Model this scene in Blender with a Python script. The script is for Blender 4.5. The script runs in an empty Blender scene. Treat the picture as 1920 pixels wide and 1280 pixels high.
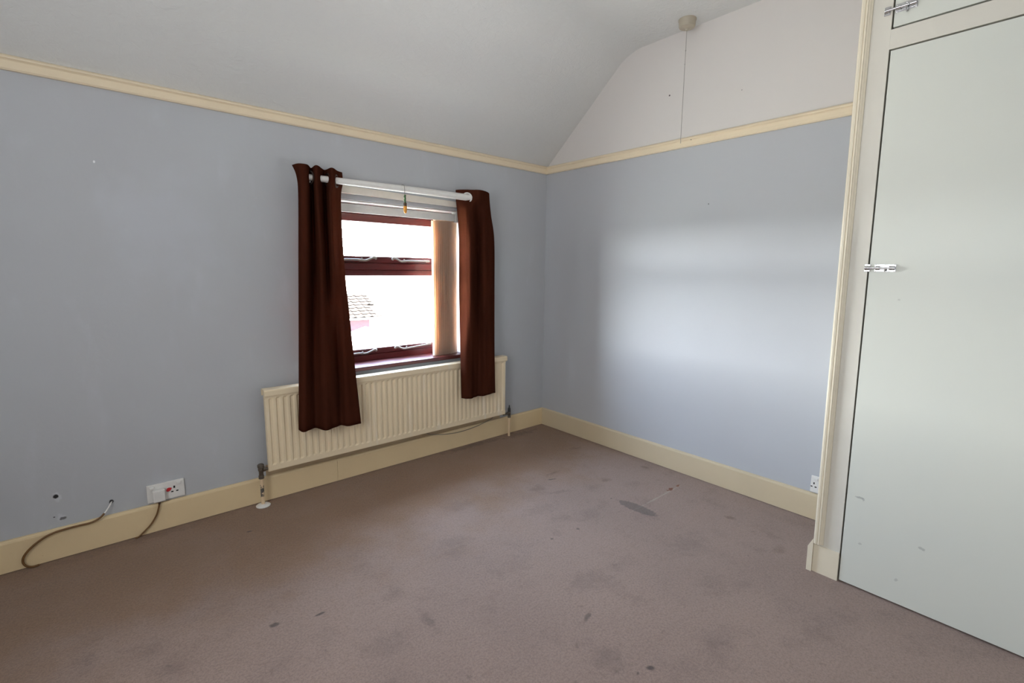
import bpy, bmesh, math, random
from mathutils import Vector, Matrix
random.seed(7)
C = bpy.context.scene.collection
SC = bpy.context.scene

# ------------------------------------------------------------------ camera
cam_d = bpy.data.cameras.new('camera')
cam_d.sensor_width = 36.0
cam_d.lens = 902.97 / 1920 * 36.0
cam_d.clip_start = 0.05
cam_d.clip_end = 2000
cam = bpy.data.objects.new('camera', cam_d)
C.objects.link(cam)
M = Matrix(((0.754754, 0.088593, -0.649998), (-0.6559, 0.119903, -0.745264), (0.011911, 0.988825, 0.148605))).to_4x4()
M.translation = (-2.68134, -2.69569, 1.2423)
cam.matrix_world = M
SC.camera = cam

# ------------------------------------------------------------------ world, exposure
SC.view_settings.view_transform = 'Standard'
SC.view_settings.look = 'None'
SC.view_settings.exposure = 0.0
SC.view_settings.gamma = 1.0
SC.view_settings.use_curve_mapping = False
w = bpy.data.worlds.new('sky')
SC.world = w
w.use_nodes = True
wn = w.node_tree
wn.nodes.clear()
wo = wn.nodes.new('ShaderNodeOutputWorld')
bg = wn.nodes.new('ShaderNodeBackground')


def wnode(t, op=None, **vals):
    x = wn.nodes.new(t)
    if op:
        x.operation = op
    for k, v in vals.items():
        i = x.inputs[int(k[1:])]
        if hasattr(v, 'links'):
            wn.links.new(v, i)
        else:
            i.default_value = v
    return x.outputs['Value'] if 'Value' in x.outputs else x.outputs[0]


# hazy day: pale blue overhead, a bright milky band along the horizon
tc = wn.nodes.new('ShaderNodeTexCoord').outputs['Generated']
sep = wn.nodes.new('ShaderNodeSeparateXYZ')
wn.links.new(tc, sep.inputs[0])
up = wnode('ShaderNodeMath', 'MAXIMUM', _0=sep.outputs['Z'], _1=0.0)
haze = wnode('ShaderNodeMath', 'POWER', _0=2.718, _1=wnode('ShaderNodeMath', 'MULTIPLY', _0=up, _1=-8.0))


def tint(f, col, k):
    m = wn.nodes.new('ShaderNodeVectorMath')
    m.operation = 'SCALE'
    m.inputs[0].default_value = tuple(c * k for c in col)
    wn.links.new(f, m.inputs['Scale'])
    return m.outputs[0]


def vadd(p, q):
    m = wn.nodes.new('ShaderNodeVectorMath')
    m.operation = 'ADD'
    for i, v in enumerate((p, q)):
        if isinstance(v, tuple):
            m.inputs[i].default_value = v
        else:
            wn.links.new(v, m.inputs[i])
    return m.outputs[0]


total = vadd((0.51, 0.66, 0.93), tint(haze, (1.0, 0.955, 0.90), 3.3))
wn.links.new(total, bg.inputs['Color'])
SKY = 37.0
bg.inputs['Strength'].default_value = SKY
wn.links.new(bg.outputs[0], wo.inputs[0])


def portal(name, loc, rot, sx_, sy_):
    d = bpy.data.lights.new(name, 'AREA')
    d.shape = 'RECTANGLE'
    d.size, d.size_y = sx_, sy_
    d.cycles.is_portal = True
    o = bpy.data.objects.new(name, d)
    o.location = loc
    o.rotation_euler = rot
    C.objects.link(o)
    return o


# the sun stands to the left of the house and does not shine into the room
sun_d = bpy.data.lights.new('sun', 'SUN')
SUN = 500.0
sun_d.energy = SUN
sun_d.angle = math.radians(2)
sun_d.color = (1.0, 0.95, 0.87)
sun = bpy.data.objects.new('sun', sun_d)
sun.rotation_euler = Vector((-0.76, -0.10, 0.64)).to_track_quat('Z', 'Y').to_euler()
sun.location = (-20, -3, 20)
C.objects.link(sun)

XL, YR = -3.75, -3.45                       # left wall, rear wall
portal('window_daylight', (-1.29, 0.275, 1.14), (math.radians(-90), 0, 0), 1.06, 0.97)


def area(name, loc, rot, sx_, sy_, watts, col):
    d = bpy.data.lights.new(name, 'AREA')
    d.shape = 'RECTANGLE'
    d.size, d.size_y = sx_, sy_
    d.energy = watts
    d.color = col
    o = bpy.data.objects.new(name, d)
    o.location = loc
    o.rotation_euler = rot
    C.objects.link(o)
    return o


# the photographer's flash, pointed at the ceiling
area('bounced_flash', (-1.25, -1.55, 1.35), (math.radians(180), 0, 0), 0.4, 0.4, 6.0, (1.0, 0.985, 0.96))
# added fill lamp just inside the closed left wall, out of view
area('left_fill', (XL + 0.03, -2.0, 1.55), (0, math.radians(-90), 0), 1.1, 1.1, 32.0, (0.97, 0.99, 1.0))


# ------------------------------------------------------------------ helpers: mesh


class MB:
    """collects shapes in world coordinates, then makes one mesh object"""
    def __init__(self):
        self.v, self.f, self.s = [], [], []

    def add(self, vs, fs, smooth=False):
        n = len(self.v)
        self.v += [tuple(p) for p in vs]
        self.f += [tuple(i + n for i in q) for q in fs]
        self.s += [smooth] * len(fs)
        return self

    def box(self, x0, x1, y0, y1, z0, z1):
        vs = [(x, y, z) for x in (x0, x1) for y in (y0, y1) for z in (z0, z1)]
        return self.add(vs, [(0, 1, 3, 2), (4, 6, 7, 5), (0, 4, 5, 1), (2, 3, 7, 6), (0, 2, 6, 4), (1, 5, 7, 3)])

    def bbox(self, x0, x1, y0, y1, z0, z1, b=0.002, seg=2):
        bm = bmesh.new()
        bmesh.ops.create_cube(bm, size=1)
        for v in bm.verts:
            v.co = ((x0 + x1) / 2 + v.co.x * (x1 - x0), (y0 + y1) / 2 + v.co.y * (y1 - y0), (z0 + z1) / 2 + v.co.z * (z1 - z0))
        bmesh.ops.bevel(bm, geom=bm.edges[:] , offset=b, segments=seg, affect='EDGES', profile=0.5)
        self.bm(bm)
        return self

    def bm(self, bm, smooth=False):
        bm.verts.index_update()
        self.add([v.co[:] for v in bm.verts], [[v.index for v in f.verts] for f in bm.faces], smooth)
        bm.free()
        return self

    def prism(self, prof, fn, ts, smooth=False, closed=True):
        """profile points (a, b) swept along ts, each point placed by fn(a, b, t)"""
        n = len(prof)
        vs = [fn(a, b, t) for t in ts for a, b in prof]
        fs = []
        for k in range(len(ts) - 1):
            for i in range(n if closed else n - 1):
                j = (i + 1) % n
                fs.append((k * n + i, k * n + j, (k + 1) * n + j, (k + 1) * n + i))
        if closed:
            fs.append(tuple(range(n - 1, -1, -1)))
            fs.append(tuple((len(ts) - 1) * n + i for i in range(n)))
        return self.add(vs, fs, smooth)

    def tube(self, pts, r, n=10, smooth=True):
        pts = [Vector(p) for p in pts]
        rs = r if isinstance(r, (list, tuple)) else [r] * len(pts)
        vs, fs = [], []
        up = None
        for i, p in enumerate(pts):
            d = (pts[min(i + 1, len(pts) - 1)] - pts[max(i - 1, 0)]).normalized()
            if up is None:
                up = d.orthogonal().normalized()
            up = (up - d * up.dot(d)).normalized()
            s = d.cross(up)
            for k in range(n):
                a = 2 * math.pi * k / n
                vs.append(p + (up * math.cos(a) + s * math.sin(a)) * rs[i])
        for i in range(len(pts) - 1):
            for k in range(n):
                fs.append((i * n + k, i * n + (k + 1) % n, (i + 1) * n + (k + 1) % n, (i + 1) * n + k))
        self.add(vs, fs, smooth)
        m = len(self.v)
        self.f.append(tuple(m - len(vs) + k for k in range(n - 1, -1, -1)))
        self.f.append(tuple(m - n + k for k in range(n)))
        self.s += [False, False]
        return self

    def lathe(self, prof, o, ax=(0, 0, 1), n=24, smooth=True):
        """profile (r, h) round the axis ax through o"""
        ax = Vector(ax).normalized()
        u = ax.orthogonal().normalized()
        s = ax.cross(u)
        o = Vector(o)
        vs = [o + ax * h + (u * math.cos(2 * math.pi * k / n) + s * math.sin(2 * math.pi * k / n)) * r for r, h in prof for k in range(n)]
        fs = []
        for i in range(len(prof) - 1):
            for k in range(n):
                fs.append((i * n + k, i * n + (k + 1) % n, (i + 1) * n + (k + 1) % n, (i + 1) * n + k))
        self.add(vs, fs, smooth)
        m = len(self.v) - len(vs)
        self.f.append(tuple(m + k for k in range(n - 1, -1, -1)))
        self.f.append(tuple(m + (len(prof) - 1) * n + k for k in range(n)))
        self.s += [False, False]
        return self

    def torus(self, o, ax, R, r, n=24, m=8):
        ax = Vector(ax).normalized()
        u = ax.orthogonal().normalized()
        s = ax.cross(u)
        o = Vector(o)
        vs, fs = [], []
        for i in range(n):
            a = 2 * math.pi * i / n
            d = u * math.cos(a) + s * math.sin(a)
            for k in range(m):
                b = 2 * math.pi * k / m
                vs.append(o + d * (R + r * math.cos(b)) + ax * r * math.sin(b))
        for i in range(n):
            for k in range(m):
                fs.append((i * m + k, ((i + 1) % n) * m + k, ((i + 1) % n) * m + (k + 1) % m, i * m + (k + 1) % m))
        return self.add(vs, fs, True)

    def build(self, name, m, parent=None, split=True):
        org = Vector((0, 0, 0)) if parent is None else world_loc(parent)
        me = bpy.data.meshes.new(name)
        me.from_pydata([tuple(Vector(p) - org) for p in self.v], [], self.f)
        me.polygons.foreach_set('use_smooth', self.s)
        me.update()
        bm = bmesh.new()
        bm.from_mesh(me)
        bmesh.ops.recalc_face_normals(bm, faces=bm.faces[:])
        bm.to_mesh(me)
        bm.free()
        o = bpy.data.objects.new(name, me)
        me.materials.append(m)
        C.objects.link(o)
        if split and any(self.s):
            e = o.modifiers.new('crisp_edges', 'EDGE_SPLIT')
            e.split_angle = math.radians(38)
        if parent is not None:
            o.parent = parent
        return o


def world_loc(o):
    p = Vector(o.location)
    while o.parent is not None:
        o = o.parent
        p += Vector(o.location)
    return p


def thing(name, label, cat, loc=(0, 0, 0), group=None):
    o = bpy.data.objects.new(name, None)
    o.empty_display_size = 0.1
    o.location = loc
    C.objects.link(o)
    return tag(o, label, cat, group)


def tag(o, label, cat, group=None):
    o['label'] = label
    o['category'] = cat
    if group:
        o['group'] = group
    return o


def struct(o):
    o['kind'] = 'structure'
    return o


def plabel(o, s):
    o['label'] = s
    return o


def catmull(P, n):
    out = []
    for i in range(len(P) - 1):
        a, b, c, d = [Vector(P[max(0, min(len(P) - 1, k))]) for k in (i - 1, i, i + 1, i + 2)]
        for k in range(n):
            t = k / n
            out.append(0.5 * (2 * b + (c - a) * t + (2 * a - 5 * b + 4 * c - d) * t * t + (3 * b - a - 3 * c + d) * t ** 3))
    out.append(Vector(P[-1]))
    return out


# ------------------------------------------------------------------ helpers: materials
def lin(r, g, b):
    return tuple((c / 255 / 12.92 if c / 255 <= 0.04045 else ((c / 255 + 0.055) / 1.055) ** 2.4) for c in (r, g, b)) + (1,)


class Mat:
    def __init__(self, name, col, rough=0.6, **kw):
        self.m = bpy.data.materials.new(name)
        self.m.use_nodes = True
        self.t = self.m.node_tree
        self.b = self.t.nodes['Principled BSDF']
        self.b.inputs['Roughness'].default_value = rough
        for k, v in kw.items():
            self.b.inputs[k.replace('_', ' ')].default_value = v
        rgb = self.n('ShaderNodeRGB')
        rgb.outputs[0].default_value = col if len(col) == 4 else tuple(col) + (1,)
        self.c = rgb.outputs[0]
        self.h = None
        self.geo = self.n('ShaderNodeNewGeometry').outputs['Position']

    def n(self, t):
        return self.t.nodes.new(t)

    def l(self, a, b):
        self.t.links.new(a, b)

    def noise(self, scale, detail=3, rough=0.55, stretch=None, dist=0.0):
        x = self.n('ShaderNodeTexNoise')
        x.inputs['Scale'].default_value = scale
        x.inputs['Detail'].default_value = detail
        x.inputs['Roughness'].default_value = rough
        x.inputs['Distortion'].default_value = dist
        src = self.geo
        if stretch:
            mp = self.n('ShaderNodeVectorMath')
            mp.operation = 'MULTIPLY'
            mp.inputs[1].default_value = stretch
            self.l(src, mp.inputs[0])
            src = mp.outputs[0]
        self.l(src, x.inputs['Vector'])
        return x.outputs['Fac']

    def ramp(self, fac, lo, hi, a=0.0, b=1.0, smooth=True):
        r = self.n('ShaderNodeMapRange')
        r.interpolation_type = 'SMOOTHSTEP' if smooth else 'LINEAR'
        self.l(fac, r.inputs[0])
        for i, v in zip((1, 2, 3, 4), (lo, hi, a, b)):
            r.inputs[i].default_value = v
        return r.outputs[0]

    def math(self, op, a, b):
        r = self.n('ShaderNodeMath')
        r.operation = op
        for i, q in enumerate((a, b)):
            if isinstance(q, (int, float)):
                r.inputs[i].default_value = q
            else:
                self.l(q, r.inputs[i])
        return r.outputs[0]

    def mix(self, fac, col, mode='MIX'):
        r = self.n('ShaderNodeMixRGB')
        r.blend_type = mode
        if isinstance(fac, (int, float)):
            r.inputs[0].default_value = fac
        else:
            self.l(fac, r.inputs[0])
        self.l(self.c, r.inputs[1])
        if isinstance(col, tuple):
            r.inputs[2].default_value = col if len(col) == 4 else col + (1,)
        else:
            self.l(col, r.inputs[2])
        self.c = r.outputs[0]
        return self

    def axis(self, i):
        s = self.n('ShaderNodeSeparateXYZ')
        self.l(self.geo, s.inputs[0])
        return s.outputs[i]

    def spot(self, c, rad, soft=0.4, wob=0.25, wscale=40, rot=0.0):
        """mask of an ellipse at c (x, y, z), radii rad, edge broken up by noise; for worn or dirty places"""
        mp = self.n('ShaderNodeMapping')
        mp.vector_type = 'TEXTURE'
        mp.inputs['Location'].default_value = c
        mp.inputs['Rotation'].default_value = (0, 0, rot) if not isinstance(rot, tuple) else rot
        mp.inputs['Scale'].default_value = rad
        self.l(self.geo, mp.inputs[0])
        ln = self.n('ShaderNodeVectorMath')
        ln.operation = 'LENGTH'
        self.l(mp.outputs[0], ln.inputs[0])
        d = ln.outputs['Value']
        if wob:
            d = self.math('ADD', d, self.ramp(self.noise(wscale, 2), 0.3, 0.7, -wob, wob, False))
        return self.ramp(d, 1 - soft, 1 + soft * 0.3, 1, 0)

    def bump(self, fac, strength=0.3, dist=0.002):
        b = self.n('ShaderNodeBump')
        b.inputs['Strength'].default_value = strength
        b.inputs['Distance'].default_value = dist
        self.l(fac, b.inputs['Height'])
        if self.h is not None:
            self.l(self.h, b.inputs['Normal'])
        self.h = b.outputs[0]
        return self

    def done(self):
        self.l(self.c, self.b.inputs['Base Color'])
        if self.h is not None:
            self.l(self.h, self.b.inputs['Normal'])
        return self.m


BLUE = lin(182, 184, 188)
WHITE = lin(214, 209, 205)


def m_wall_back():
    a = Mat('grey_blue_wall_paint', BLUE, 0.75)
    a.mix(a.ramp(a.noise(1.7, 4), 0.35, 0.75, 0, 0.35), lin(190, 196, 200))
    a.mix(a.ramp(a.noise(9, 3, stretch=(1, 1, 0.35)), 0.55, 0.8, 0, 0.3), lin(200, 203, 212))
    # old cream paint behind the radiator, white painted reveal
    z = a.axis(2)
    y = a.axis(1)
    x = a.axis(0)
    inr = a.math('MULTIPLY', a.ramp(x, -2.064, -2.062), a.ramp(x, -0.445, -0.44, 1, 0))
    a.mix(a.math('MULTIPLY', inr, a.ramp(z, 0.195, 0.19, 0, 1)), lin(196, 172, 138))
    a.mix(a.ramp(y, 0.002, 0.004), lin(236, 234, 232))
    a.mix(a.spot((-2.867, 0, 0.268), (0.014, 1, 0.022), wob=0.5), lin(196, 198, 203))
    a.mix(a.spot((-2.862, 0, 0.178), (0.016, 1, 0.014), wob=0.5), lin(195, 197, 202))
    a.mix(a.spot((-2.872, 0, 0.272), (0.009, 1, 0.010), wob=0.3), lin(30, 27, 26))
    a.mix(a.spot((-2.884, 0, 0.183), (0.005, 1, 0.004), wob=0.3), lin(70, 66, 66))
    a.mix(a.spot((-2.856, 0, 0.170), (0.011, 1, 0.007), wob=0.5), lin(110, 108, 110))
    a.mix(a.spot((-2.698, 0, 0.192), (0.010, 1, 0.011), wob=0.2), lin(24, 20, 20))
    a.mix(a.spot((-2.626, 0, 1.659), (0.004, 1, 0.006), wob=0.4), lin(236, 236, 238))
    a.mix(a.spot((-2.43, 0, 1.40), (0.24, 1, 0.3), soft=1.0, wob=0.5, wscale=5), lin(187, 190, 196))
    a.bump(a.noise(260, 2), 0.12, 0.001).bump(a.noise(24, 3), 0.25, 0.003)
    return a.done()


def m_wall_right():
    a = Mat('grey_blue_wall_paint_white_above', BLUE, 0.7)
    a.mix(a.ramp(a.noise(1.4, 3), 0.35, 0.75, 0, 0.25), lin(192, 196, 202))
    a.mix(a.ramp(a.axis(2), 1.975, 1.977), WHITE)
    a.mix(a.spot((0, -1.012, 2.268), (1, 0.007, 0.007), wob=0.4), lin(60, 54, 52))
    a.mix(a.spot((0, -1.30, 1.62), (1, 0.004, 0.004), wob=0.4), lin(110, 106, 106))
    a.mix(a.spot((0, -1.44, 2.19), (1, 0.003, 0.003), wob=0.4), lin(150, 146, 144))
    a.bump(a.noise(220, 2), 0.1, 0.001).bump(a.noise(20, 3), 0.2, 0.003)
    return a.done()


def m_plain_wall():
    a = Mat('grey_blue_wall_paint_plain', BLUE, 0.7)
    a.mix(a.ramp(a.axis(2), 1.975, 1.977), WHITE)
    a.bump(a.noise(22, 3), 0.2, 0.003)
    return a.done()


def m_ceiling():
    a = Mat('white_textured_ceiling_paper', lin(212, 212, 210), 0.8)
    a.mix(a.ramp(a.noise(2.2, 3), 0.3, 0.8, 0, 0.3), lin(204, 206, 206))
    a.bump(a.noise(34, 5, 0.65, stretch=(0.7, 1, 1), dist=0.8), 0.7, 0.006).bump(a.noise(240, 2), 0.12, 0.001)
    a.mix(a.spot((-0.22, -0.52, 2.43), (0.006, 0.006, 0.006), wob=0.4), lin(190, 188, 186))
    return a.done()


def m_carpet():
    a = Mat('worn_mauve_brown_carpet', lin(170, 144, 131), 0.95)
    a.b.inputs['Sheen Weight'].default_value = 0.15
    a.mix(a.ramp(a.noise(1.6, 4, 0.6), 0.38, 0.7, 0, 0.5), lin(152, 128, 117))
    a.mix(a.ramp(a.noise(5.5, 5, 0.65), 0.5, 0.78, 0, 0.55), lin(126, 105, 96))
    a.mix(a.ramp(a.noise(26, 3, 0.6), 0.62, 0.8, 0, 0.4), lin(96, 80, 74))
    # browner carpet along the window wall
    gr = a.math('MULTIPLY', a.ramp(a.math('ADD', a.axis(1), a.ramp(a.noise(2.2, 4, 0.6), 0.3, 0.7, -0.22, 0.22)), -1.05, -0.45), a.ramp(a.noise(3.2, 4, 0.6), 0.25, 0.6, 0.7, 1))
    a.mix(a.math('MULTIPLY', gr, 0.95), lin(152, 119, 92))
    # stains and marks, each with a shape of its own
    a.mix(a.math('MULTIPLY', a.spot((-0.40, -1.340, 0), (0.33, 0.006, 1), soft=0.7, wob=0.35, wscale=14), 0.45), lin(200, 190, 168))
    leaf = a.spot((-0.602, -1.335, 0), (0.040, 0.122, 1), soft=0.2, wob=0.12, wscale=60, rot=0.06)
    a.mix(a.math('MULTIPLY', leaf, 0.6), lin(88, 77, 73))
    a.mix(a.spot((-0.266, -1.329, 0), (0.026, 0.012, 1), wob=0.5, wscale=60), lin(128, 66, 26))
    a.mix(a.spot((-0.19, -1.331, 0), (0.02, 0.008, 1), wob=0.5, wscale=60), lin(140, 78, 34))
    brown = [(-0.842, -0.836, 0.075, 0.05, 0.45), (-0.625, -0.745, 0.06, 0.018, 0.5), (-0.11, -1.058, 0.022, 0.03, 0.6),
             (-0.454, -1.009, 0.03, 0.03, 0.5), (-0.317, -1.702, 0.02, 0.03, 0.6), (-0.434, -1.975, 0.05, 0.03, 0.35),
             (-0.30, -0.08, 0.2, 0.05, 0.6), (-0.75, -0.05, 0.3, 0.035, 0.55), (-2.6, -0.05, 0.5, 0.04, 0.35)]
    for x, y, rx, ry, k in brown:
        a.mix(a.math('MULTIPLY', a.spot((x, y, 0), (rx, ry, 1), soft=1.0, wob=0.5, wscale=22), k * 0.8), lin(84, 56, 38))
    dark = [(-1.529, -1.865, 0.07, 0.055, 0.4), (-1.453, -1.971, 0.013, 0.01, 0.9), (-1.50, -1.957, 0.009, 0.006, 0.8),
            (-2.301, -1.010, 0.014, 0.012, 0.8), (-2.166, -1.059, 0.024, 0.006, 0.85), (-2.219, -0.288, 0.014, 0.006, 0.9),
            (-0.794, -0.937, 0.10, 0.02, 0.35), (-1.0, -1.273, 0.012, 0.01, 0.8), (-1.163, -1.252, 0.012, 0.009, 0.8),
            (-1.879, -1.329, 0.02, 0.07, 0.35), (-2.051, -1.345, 0.09, 0.06, 0.3), (-1.526, -0.978, 0.10, 0.05, 0.3),
            (-0.712, -1.687, 0.13, 0.08, 0.3), (-1.433, -1.694, 0.03, 0.012, 0.6), (-0.70, -0.80, 0.03, 0.007, 0.8),
            (-1.277, -1.562, 0.12, 0.06, 0.3), (-0.62, -1.18, 0.007, 0.007, 0.9), (-1.42, -1.30, 0.10, 0.07, 0.25),
            (-1.30, -0.72, 0.09, 0.05, 0.3), (-1.0, -1.02, 0.13, 0.06, 0.25), (-0.9, -1.9, 0.10, 0.07, 0.28), (-0.20, -0.55, 0.05, 0.02, 0.5)]
    for x, y, rx, ry, k in dark:
        a.mix(a.math('MULTIPLY', a.spot((x, y, 0), (rx, ry, 1), soft=0.7, wob=0.45, wscale=30, rot=random.uniform(-0.5, 0.5)), k * (0.5 if rx > 0.04 else 0.9)), lin(66, 54, 50))
    f = a.noise(520, 2, 0.7)
    a.mix(a.ramp(f, 0.3, 0.7, 0, 0.8), (0.7, 0.7, 0.7, 1), 'MULTIPLY')
    a.mix(a.ramp(a.noise(130, 3, 0.7), 0.35, 0.7, 0, 0.8), (0.68, 0.68, 0.68, 1), 'MULTIPLY')
    a.mix(a.ramp(a.noise(45, 4, 0.7), 0.45, 0.75, 0, 0.5), (0.8, 0.78, 0.76, 1), 'MULTIPLY')
    a.bump(f, 0.6, 0.004).bump(a.noise(60, 3), 0.3, 0.004)
    return a.done()


def m_cream(name, col, rough=0.4, dirt=True):
    a = Mat(name, col, rough)
    a.mix(a.ramp(a.noise(4, 3), 0.4, 0.75, 0, 0.3), tuple(c * 0.86 for c in col[:3]) + (1,))
    if dirt:
        a.mix(a.ramp(a.noise(35, 4, 0.7), 0.66, 0.8, 0, 0.5), tuple(c * f for c, f in zip(col[:3], (0.6, 0.5, 0.4))) + (1,))
    a.bump(a.noise(60, 2), 0.08, 0.001)
    return a.done()


CREAM = lin(232, 212, 176)
M_WALLB, M_WALLR, M_WALLP, M_CEIL, M_CARPET = m_wall_back(), m_wall_right(), m_plain_wall(), m_ceiling(), m_carpet()
M_SKIRT = m_cream('cream_gloss_skirting', lin(226, 203, 162), 0.35)
M_SKIRT_TINT = m_cream('window_tinted_cream_skirting', lin(208, 192, 162), 0.35)  # skirting cream with the cooler window light mixed into its colour
M_RAIL = m_cream('cream_gloss_picture_rail', lin(232, 215, 186), 0.35, False)
def m_radiator():
    a = Mat('cream_radiator_enamel', lin(232, 214, 182), 0.35)
    a.mix(a.ramp(a.noise(3, 3, stretch=(6, 1, 0.6)), 0.55, 0.8, 0, 0.6), lin(240, 234, 226))
    a.mix(a.ramp(a.noise(40, 3, 0.7, stretch=(1, 1, 0.2)), 0.68, 0.8, 0, 0.35), lin(170, 140, 100))
    return a.done()


M_RAD = m_radiator()
M_CUPB = m_cream('off_white_cupboard_frame_paint', lin(214, 210, 199), 0.45, False)
M_ARCH = m_cream('cream_architrave_paint', lin(226, 216, 194), 0.4, False)


def m_door():
    a = Mat('off_white_cupboard_door_paint', lin(213, 215, 206), 0.42)
    a.mix(a.ramp(a.noise(2.5, 3), 0.4, 0.75, 0, 0.3), lin(206, 211, 206))
    for y, z, ry, rz, k in ((-2.258, 0.376, 0.012, 0.004, 0.5), (-2.27, 0.371, 0.004, 0.008, 0.4), (-2.276, 0.188, 0.006, 0.006, 0.3), (-2.458, 0.256, 0.012, 0.006, 0.4), (-2.30, 1.15, 0.004, 0.004, 0.25), (-2.40, 0.10, 0.006, 0.006, 0.3)):
        a.mix(a.math('MULTIPLY', a.spot((-0.487, y, z), (1, ry, rz), wob=0.5, wscale=120), k), lin(120, 122, 122))
    a.bump(a.noise(40, 2), 0.06, 0.001)
    return a.done()


M_DOOR = m_door()


def m_wood():
    a = Mat('red_brown_varnished_wood', lin(84, 26, 26), 0.3)
    a.mix(a.ramp(a.noise(14, 4, 0.6, stretch=(0.6, 4, 5)), 0.35, 0.7, 0, 0.6), lin(70, 22, 22))
    a.b.inputs['Specular IOR Level'].default_value = 0.3
    a.bump(a.noise(90, 2, stretch=(0.1, 1, 1)), 0.05, 0.001)
    return a.done()


def m_sill():
    a = Mat('worn_glossy_sill_varnish', lin(86, 26, 26), 0.42)
    a.b.inputs['Specular IOR Level'].default_value = 0.8
    a.mix(a.ramp(a.noise(16, 4, 0.6, stretch=(0.5, 3, 3)), 0.4, 0.7, 0, 0.5), lin(64, 20, 20))
    return a.done()


M_WOOD, M_SILL = m_wood(), m_sill()


def m_curtain():
    a = Mat('brown_velvet_cloth', lin(70, 36, 25), 0.85)
    a.b.inputs['Sheen Weight'].default_value = 0.0
    a.b.inputs['Specular IOR Level'].default_value = 0.0
    a.b.inputs['Sheen Roughness'].default_value = 0.4
    a.b.inputs['Sheen Tint'].default_value = lin(200, 130, 80)
    a.mix(a.ramp(a.noise(7, 3, stretch=(3, 3, 0.4)), 0.35, 0.7, 0, 0.5), lin(52, 26, 18))
    a.bump(a.noise(700, 2), 0.2, 0.001)
    m = a.done()
    t = a.t
    tr = t.nodes.new('ShaderNodeBsdfTranslucent')
    tr.inputs[0].default_value = lin(150, 70, 36)
    mx = t.nodes.new('ShaderNodeMixShader')
    mx.inputs[0].default_value = 0.06
    t.links.new(a.b.outputs[0], mx.inputs[1])
    t.links.new(tr.outputs[0], mx.inputs[2])
    t.links.new(mx.outputs[0], t.nodes['Material Output'].inputs[0])
    return m


def m_vane():
    a = Mat('beige_blind_fabric', lin(244, 232, 220), 0.8)
    a.mix(a.ramp(a.noise(60, 3, stretch=(1, 1, 0.05)), 0.4, 0.7, 0, 0.4), lin(234, 216, 202))
    a.bump(a.noise(400, 2), 0.15, 0.001)
    m = a.done()
    t = a.t
    tr = t.nodes.new('ShaderNodeBsdfTranslucent')
    tr.inputs[0].default_value = lin(246, 230, 214)
    mx = t.nodes.new('ShaderNodeMixShader')
    mx.inputs[0].default_value = 0.55
    t.links.new(a.b.outputs[0], mx.inputs[1])
    t.links.new(tr.outputs[0], mx.inputs[2])
    t.links.new(mx.outputs[0], t.nodes['Material Output'].inputs[0])
    return m


def m_glass():
    m = bpy.data.materials.new('clear_window_glass')
    m.use_nodes = True
    t = m.node_tree
    t.nodes.clear()
    o = t.nodes.new('ShaderNodeOutputMaterial')
    tr = t.nodes.new('ShaderNodeBsdfTransparent')
    gl = t.nodes.new('ShaderNodeBsdfGlossy')
    gl.inputs['Roughness'].default_value = 0.02
    tr.inputs[0].default_value = (0.97, 0.99, 0.98, 1)
    lw = t.nodes.new('ShaderNodeLayerWeight')
    lw.inputs['Blend'].default_value = 0.5
    pw = t.nodes.new('ShaderNodeMath')
    pw.operation = 'POWER'
    pw.inputs[1].default_value = 5.0
    t.links.new(lw.outputs['Facing'], pw.inputs[0])
    ad = t.nodes.new('ShaderNodeMath')
    ad.operation = 'MULTIPLY_ADD'
    ad.inputs[1].default_value = 0.55
    ad.inputs[2].default_value = 0.025
    t.links.new(pw.outputs[0], ad.inputs[0])
    mx = t.nodes.new('ShaderNodeMixShader')
    t.links.new(ad.outputs[0], mx.inputs[0])
    t.links.new(tr.outputs[0], mx.inputs[1])
    t.links.new(gl.outputs[0], mx.inputs[2])
    t.links.new(mx.outputs[0], o.inputs[0])
    return m


M_CURT, M_VANE, M_GLASS = m_curtain(), m_vane(), m_glass()


def flat(name, col, rough=0.5, nscale=30, amt=0.25, **kw):
    a = Mat(name, col, rough, **kw)
    a.mix(a.ramp(a.noise(nscale, 3), 0.4, 0.75, 0, amt), tuple(c * 0.8 for c in col[:3]) + (1,))
    return a.done()


M_WPLAS = flat('white_plastic', lin(228, 226, 222), 0.35)
M_WPOLE = flat('white_painted_pole', lin(232, 230, 226), 0.35)
M_TRACK = flat('cream_white_batten_paint', lin(226, 218, 206), 0.5)
M_CHROME = flat('chrome', lin(200, 200, 202), 0.18, Metallic=1.0)
M_STAY = flat('dull_silver_window_fittings', lin(138, 132, 124), 0.5, Specular_IOR_Level=0.3)
M_VALVE = flat('tarnished_valve_metal', lin(120, 112, 102), 0.4, 60, 0.6, Metallic=0.7)
M_DKMET = flat('dark_bronze_metal', lin(70, 56, 50), 0.4, Metallic=0.6)
M_BLACK = flat('black_plastic', lin(40, 42, 42), 0.5)
M_CABLE = flat('brown_cable_sheath', lin(112, 78, 40), 0.5)
M_GWIRE = flat('grey_wire', lin(128, 122, 116), 0.5)
M_HOLE = flat('dark_slot', lin(30, 28, 28), 0.8)
M_RED = flat('red_plastic', lin(196, 44, 50), 0.4)
M_AGED = flat('aged_cream_plastic', lin(172, 163, 146), 0.5)
M_STRING = flat('grey_cord', lin(150, 146, 140), 0.8)
M_GAPSHADE = flat('gap_shade_brown', lin(84, 68, 50), 0.8)  # brown that stands in for the shade inside the door gaps
M_GREEN = flat('green_plastic', lin(62, 104, 58), 0.45)
M_ORANGE = flat('orange_plastic', lin(222, 150, 50), 0.4)
M_BROWN = flat('dark_brown_plastic', lin(70, 48, 30), 0.5)


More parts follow.
